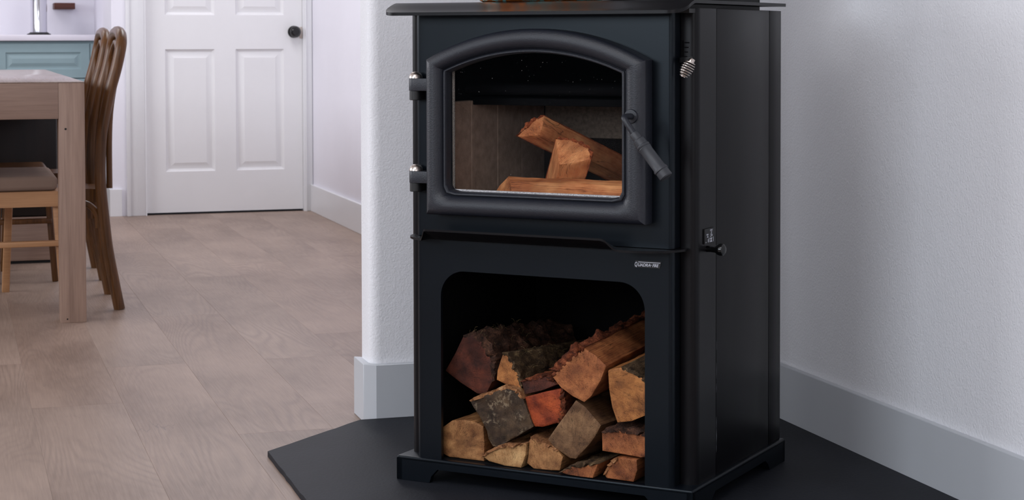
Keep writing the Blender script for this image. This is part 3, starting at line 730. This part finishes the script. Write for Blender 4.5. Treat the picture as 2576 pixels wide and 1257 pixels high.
LOGS = {
'A':[[0.0848,0.05,0.2292],[0.1075,0.05,0.2659],[0.1266,0.05,0.3022],[0.1473,0.05,0.3052],[0.166,0.05,0.2946],[0.183,0.05,0.2704],[0.1948,0.05,0.2428],[0.1913,0.05,0.2171],[0.176,0.05,0.1887],[0.1572,0.05,0.19],[0.1177,0.05,0.2092]],
'B':[[0.2087,0.04,0.2411],[0.2154,0.04,0.2611],[0.2222,0.04,0.2774],[0.2356,0.04,0.2657],[0.2489,0.04,0.2475],[0.2589,0.04,0.2245],[0.2615,0.04,0.207],[0.2321,0.04,0.2139],[0.2069,0.04,0.2231]],
'C':[[0.2674,0.03,0.227],[0.2938,0.03,0.2345],[0.3201,0.03,0.2403],[0.3461,0.03,0.2279],[0.3135,0.03,0.2133],[0.2746,0.03,0.2016]],
'E':[[0.2772,0.025,0.1977],[0.316,0.025,0.21],[0.3557,0.025,0.2214],[0.3583,0.025,0.1977],[0.3557,0.025,0.1682],[0.3485,0.025,0.1544],[0.3159,0.025,0.143],[0.2995,0.025,0.1423],[0.293,0.025,0.1505],[0.2831,0.025,0.179]],
'D':[[0.1578,0.02,0.1803],[0.1958,0.02,0.1957],[0.2361,0.02,0.2126],[0.2627,0.02,0.2076],[0.2759,0.02,0.194],[0.2981,0.02,0.1431],[0.2591,0.02,0.1186],[0.2224,0.02,0.097],[0.209,0.02,0.0948],[0.1989,0.02,0.1095],[0.1956,0.02,0.1241],[0.1787,0.02,0.1523],[0.1652,0.02,0.169]],
'F':[[0.0883,0.028,0.118],[0.1126,0.028,0.1355],[0.1402,0.028,0.1397],[0.1641,0.028,0.1375],[0.1827,0.028,0.1309],[0.185,0.028,0.0976],[0.1842,0.028,0.0620],[0.1399,0.028,0.0620],[0.1054,0.028,0.0622],[0.0933,0.028,0.0665],[0.0888,0.028,0.0736]],
'G':[[0.1914,0.012,0.0746],[0.2099,0.012,0.0884],[0.2367,0.012,0.101],[0.2633,0.012,0.1028],[0.2871,0.012,0.1106],[0.2847,0.012,0.0874],[0.2748,0.012,0.0618],[0.24,0.012,0.0620],[0.2048,0.012,0.0671]],
'H':[[0.2880,0.018,0.0853],[0.289,0.018,0.0975],[0.2906,0.018,0.1129],[0.2949,0.018,0.122],[0.3194,0.018,0.1133],[0.3519,0.018,0.102],[0.3623,0.018,0.0908],[0.3558,0.018,0.0638],[0.3259,0.018,0.0618],[0.2997,0.018,0.0620],[0.2850,0.018,0.0709]],
'I':[[0.3298,0.02,0.1213],[0.351,0.02,0.1512],[0.3704,0.02,0.1764],[0.3897,0.02,0.2023],[0.4089,0.02,0.1916],[0.4422,0.02,0.1595],[0.4311,0.02,0.1387],[0.4184,0.02,0.1215],[0.3896,0.02,0.0900],[0.3767,0.02,0.0900],[0.3444,0.02,0.1067]],
'J':[[0.3423,0.015,0.2447],[0.3536,0.015,0.2573],[0.3762,0.015,0.2795],[0.4098,0.015,0.3047],[0.4335,0.015,0.2927],[0.4562,0.015,0.2744],[0.4493,0.015,0.2595],[0.443,0.015,0.2446],[0.424,0.015,0.2141],[0.4097,0.015,0.2020],[0.3857,0.015,0.2107],[0.36,0.015,0.2258]],
'K':[[0.4573,0.02,0.2648],[0.4616,0.02,0.2682],[0.4846,0.02,0.2731],[0.5126,0.02,0.2669],[0.5389,0.02,0.2492],[0.5419,0.02,0.2153],[0.5389,0.02,0.1894],[0.5064,0.02,0.174],[0.4768,0.02,0.1686],[0.4658,0.02,0.1969],[0.4596,0.02,0.2308]],
'L':[[0.4475,0.014,0.1475],[0.4767,0.014,0.1538],[0.514,0.014,0.1541],[0.5448,0.014,0.1492],[0.5509,0.014,0.1442],[0.5494,0.014,0.1128],[0.5294,0.014,0.1081],[0.4923,0.014,0.1106],[0.4484,0.014,0.1128]],
'M':[[0.3660,0.0,0.0663],[0.3929,0.0,0.0795],[0.4247,0.0,0.0858],[0.4443,0.0,0.0888],[0.4411,0.0,0.0761],[0.4342,0.0,0.0620],[0.4088,0.0,0.0620],[0.3801,0.0,0.0630]],
'N':[[0.4556,0.008,0.0688],[0.4651,0.008,0.0871],[0.4838,0.008,0.1048],[0.5056,0.008,0.1051],[0.5217,0.008,0.1041],[0.5226,0.008,0.0847],[0.5149,0.008,0.0620],[0.4838,0.008,0.0625],[0.4603,0.008,0.0630]],
'P1':[[0.2297,0.0878,0.7007],[0.2389,0.0924,0.7137],[0.2578,0.1019,0.7316],[0.276,0.111,0.7413],[0.2745,0.1102,0.7234],[0.2687,0.1073,0.7026],[0.2505,0.0982,0.701],[0.2367,0.0913,0.6988]],
'P2':[[0.309,0.0974,0.6961],[0.3341,0.0975,0.6962],[0.363,0.0931,0.6907],[0.384,0.0861,0.6821],[0.395,0.0778,0.6717],[0.3977,0.0694,0.6611],[0.3681,0.0641,0.6545],[0.3355,0.0601,0.6495],[0.3245,0.0751,0.6683]],
'P3':[[0.1600,0.112,0.5775],[0.1830,0.098,0.6005],[0.2155,0.075,0.6220],[0.2330,0.050,0.6150],[0.2410,0.040,0.6010],[0.2410,0.040,0.5760],[0.2050,0.060,0.5755],[0.1700,0.095,0.5755]],
}
la = firewood(LOGS['A'], (.03, 1, -.04), .36, 'darkred', 'large dark red log with shaggy bark at the upper left of the pile', G1, 'dark', (2, 7), .011, (-.05, -.02), 1, taper=.74)
lb_ = firewood(LOGS['B'], (.03, 1, -.05), .34, 'amber', 'split log with bright orange end and mossy bark, right of the dark red log', G1, 'moss', (2, 6), .005, (.04, -.05), 2, taper=.8)
moss(la, 44, 3, .2, 1.2); moss(lb_, 40, 4, .22, .8)
firewood(LOGS['C'], (0, 1, -.03), .30, 'darkred', 'thin dark red sliver of log wedged above the small bright red log', G1, 'red', (0, 3), .004, (0, -.06), 3)
firewood(LOGS['E'], (.02, 1, -.02), .36, 'red', 'small bright red-orange log at the middle of the pile', G1, 'red', (2, 5), .006, (-.06, .03), 4)
firewood(LOGS['D'], (0, 1, .0), .38, 'darkgrey', 'dark grey weathered log with pale mould on the second row left', G1, 'tan', (0, 4), .004, (.01, .05), 5, rough=.002, capr=.003)
firewood(LOGS['F'], (0, 1, .0), .38, 'tan', 'rounded tan log at the bottom left of the pile', G1, None, None, 0, (-.03, -.02), 6)
firewood(LOGS['G'], (.0, 1, .0), .38, 'pale', 'pale wedge log with brown bark on the floor beside the rounded tan log', G1, 'tan', (0, 4), .004, (.01, -.06), 7)
firewood(LOGS['H'], (.0, 1, .0), .38, 'tan', 'light tan log on the floor under the square grey log', G1, 'tan', (2, 5), .0025, (.01, -.05), 8)
firewood(LOGS['I'], (.0, 1, -.04), .40, 'grey', 'square grey-brown log standing on its corner in the lower middle', G1, None, None, 0, (.0, -.08), 9)
firewood(LOGS['J'], (.01, 1, .07), .41, 'orange', 'largest orange-brown log with ragged red bark at the upper right', G1, 'red', (0, 3), .013, (.03, -.06), 10)
firewood(LOGS['K'], (.0, 1, .05), .41, 'amber', 'tall golden-brown log half behind the right edge of the opening', G1, 'moss', (2, 6), .004, (-.06, .02), 11)
firewood(LOGS['L'], (.0, 1, .02), .40, 'orange', 'flat orange slab log with dark bark on top at the right side', G1, 'dark', (0, 4), .007, (.03, -.08), 12)
firewood(LOGS['M'], (.02, 1, .0), .40, 'orange', 'low flat log with flaky mossy bark, second from right on the floor', G1, 'moss', (0, 3), .004, (0, -.06), 13)
firewood(LOGS['N'], (.01, 1, .0), .40, 'orange', 'reddish split log at the bottom right corner of the pile', G1, 'tan', (0, 2), .0025, (.05, -.03), 14)
firewood(LOGS['P1'], (.105, .25, -.112), .30, 'fire', 'long orange log with red bark leaning across the firebox', G2, 'rust', (0, 3), .005, (.0, -.06), 15)
firewood(LOGS['P2'], (-.07, .08, -.105), .135, 'fire', 'short split log standing slanted in the middle of the firebox', G2, 'rust', (0, 5), .003, (-.04, -.05), 16, rough=.0008)
firewood(LOGS['P3'], (1, .09, -.01), .285, 'fire', 'low tan log lying along the front of the firebox floor', G2, None, None, 0, (0, -.07), 17)

# ------------------------------------------------------------------ dining table
T = thing('dining_table', 'washed oak dining table with thick square legs, left of the stove', 'table', (-.15, 7.12, 0))
MB().box(-.56, .562, -1.21, 1.21, .7572, .7605, .001).build('tabletop', 'tabletop', T)
for bb, nm, mt in (((-.56, .482, -1.21, -1.13, .644, .757), 'apron', 'table_x'), ((-.56, .482, 1.13, 1.21, .644, .757), 'apron', 'table_x'), ((-.54, -.50, -1.12, 1.12, .644, .757), 'apron', 'table'), ((.500, .540, -1.12, 1.12, .644, .757), 'apron', 'table')):
    MB().box(*bb, .002).build(nm, mt, T)
for x_ in (-.56, .482):
    for y_ in (-1.21, 1.13): MB().box(x_, x_ + .08, y_, y_ + .08, 0, .757, .0015).build('leg', 'table', T)
# pegs on the near right leg
for z_, r_ in ((.612, .0035), (.012, .0025)): MB().lathe([(0, -.0008), (r_, -.0008), (r_, .002)], (.503, -1.21, z_), (0, 1, 0), 12).build('nail_hole', 'darkfront', T)

# bentwood chairs
NEAR = [(.536, 0), (.517, .102), (.499, .208), (.488, .314), (.480, .406), (.478, .472), (.483, .564), (.493, .629), (.513, .721), (.535, .800), (.549, .865)]
def make_chair(light=True):
    t = thing('bentwood_chair', 'x', 'chair', (.50, 6.35, 0), 0, 'bentwood chairs along the right side of the table')
    ya, yb = -.175, .175
    path = [(x - .50, ya * (1 + .10 * (1 - z / .5) if z < .5 else 1), z) for x, z in NEAR]
    top_ = [(.0535, ya * .88, .895), (.054, ya * .6, .912), (.054, 0, .918), (.054, -ya * .6, .912), (.0535, -ya * .88, .895)]
    full = path + top_ + [(x, -y, z) for x, y, z in path[::-1]]
    MB().tube(smooth_path(full, 6), .0185, 12, 1.1).build('back_hoop', 'bent', t)
    inner = [(.010, ya + .020, .40), (.010, ya + .020, .55), (.016, ya + .022, .66), (.032, ya + .028, .76), (.044, ya + .048, .84), (.049, 0, .884)]
    full = inner + [(x, -y, z) for x, y, z in inner[-2::-1]]
    MB().tube(smooth_path(full, 6), .010, 10).build('inner_hoop', 'bent', t)
    st = [(-.02, -.11), (-.10, -.13), (-.152, -.192), (-.56, -.20), (-.59, -.16), (-.60, .08), (-.58, .30), (-.54, .335), (-.152, .30), (-.08, .17), (-.02, .13)]
    wd = 'lightoak' if light else 'bent'
    if not light: st = [(x if x > -.2 else -.36 if x > -.57 else -.39, min(y, .20)) for x, y in st]
    MB().plate([(-.015, -.12), (-.05, -.09), (-.158, -.09), (-.158, .14), (-.05, .14), (-.015, .12)], [], 'xy', .350, .394).build('rear_rail', 'bent', t)
    st = [(min(x, -.152), y) for x, y in st if x < -.14]
    MB().plate(st, [], 'xy', .347, .397).build('seat_frame', wd, t)
    cs = [(x * .95 - .014, .04 + (y - .04) * .93) for x, y in st]
    cu = MB().plate(cs, [], 'xy', .3975, .446 if light else .420).build('cushion' if light else 'seat_panel', 'cushion' if light else 'bent', t)
    md_ = cu.modifiers.new('bevel', 'BEVEL'); md_.width = .014; md_.segments = 4; md_.limit_method = 'ANGLE'; md_.angle_limit = math.radians(50)
    MB().bar((-.545 if light else -.34, -.175, .35), (-.56 if light else -.35, -.185, 0), .026, .030, .004).build('leg', wd, t)
    MB().bar((-.298, .30 if light else .17, .35), (-.312, .36 if light else .19, 0), .026, .030, .004).build('leg', wd, t)
    MB().bar((-.165, -.165, .35), (-.14, -.178, 0), .022, .026, .004).build('leg', wd, t)
    for s_ in (-1, 1):
        MB().tube(smooth_path([(-.13, s_ * .15, .346), (-.075, s_ * .160, .352), (-.045, s_ * .166, .335), (-.030, s_ * .170, .305), (-.028, s_ * .172, .270)], 5), .011, 10).build('corner_brace', 'bent', t)
    MB().bar((-.55 if light else -.345, -.190, .226), (-.152, -.184, .226), .032, .018, .003).build('stretcher', wd, t)
    return t
ch1 = make_chair(); ch1['label'] = 'brown bentwood hoop-back chair nearest to the camera at the table'
ch2 = make_chair(False); ch2.location = (.512, 7.12, 0); ch2['label'] = 'brown bentwood hoop-back chair farther down the table, behind the nearest one'
SB = thing('storage_bench', 'low dark wooden storage bench with greyer kick panel under the table', 'bench', (-.3, 7.75, 0))
MB().box(-.75, .715, -.22, .20, .19, .60, .004).build('body', 'darkfront', SB)
MB().box(-.75, .715, -.225, .20, .012, .186, .003).build('kick_panel', 'table_x', SB)
MB().box(-.72, .695, -.20, .18, .0, .012).build('plinth', 'black', SB)

# ------------------------------------------------------------------ kitchen run
K = thing('kitchen_cabinet', 'pale teal kitchen cabinet run with framed drawer fronts behind the table', 'cabinet', (-.8, 9.92, 0))
MB().box(-2.4, 1.585, .02, .58, .09, .885).build('body', 'teal', K)
MB().box(-2.4, 1.585, .06, .59, .0, .09).build('toe_kick', 'darkfront', K)
def raised_front(name, x0, x1, z0, z1, mat, par):
    mb = MB(); rr = []
    for ins, y in ((0, .018), (0, 0), (.045, 0), (.052, .007), (.060, .007), (.078, .001), (.085, .001)):
        rr.append([(x0 + ins, y, z0 + ins), (x1 - ins, y, z0 + ins), (x1 - ins, y, z1 - ins), (x0 + ins, y, z1 - ins)])
    V_ = mb.grid(rr, closed_v=True); mb.bm.faces.new(V_[-1]); mb.bm.faces.new(V_[0][::-1]); return mb.build(name, mat, par, ang=15)
for k in range(8):
    xb = 1.520 - .48 * k; raised_front('drawer', xb - .474, xb, .690, .870, 'teal', K)
    if k > 0: raised_front('cabinet_door', xb - .474, xb, .10, .684, 'darkfront', K)
    else:
        raised_front('cabinet_door', xb - .474, 1.39, .10, .684, 'darkfront', K); MB().box(1.394, 1.520, 0, .02, .10, .684, .002).build('pull_out', 'teal', K)
MB().box(1.523, 1.585, .004, .02, .10, .87, .001).build('filler_strip', 'teal', K)
ct = MB().box(-3.2, .788, 9.895, 10.52, .8855, .917, .004).build('countertop', 'counter'); tag(ct, 'white quartz countertop on the teal cabinets', 'countertop')
PT = thing('steel_canister', 'tall polished steel canister on a black foot standing on the white countertop', 'canister', (.475, 10.2, .9172))
MB().lathe([(0, .014), (.043, .014), (.043, .33), (.040, .335), (0, .336)], (0, 0, 0), n=36).build('body', 'steel', PT)
MB().lathe([(0, 0), (.062, 0), (.064, .004), (.052, .009), (.046, .014), (0, .014)], (0, 0, 0), n=36).build('foot', 'black', PT)
br = MB().box(.565, .677, 10.36, 10.519, 1.058, 1.093, .003).build('shelf_bracket', 'walnut'); tag(br, 'small brown wooden ledge fixed to the kitchen wall above the countertop', 'shelf')
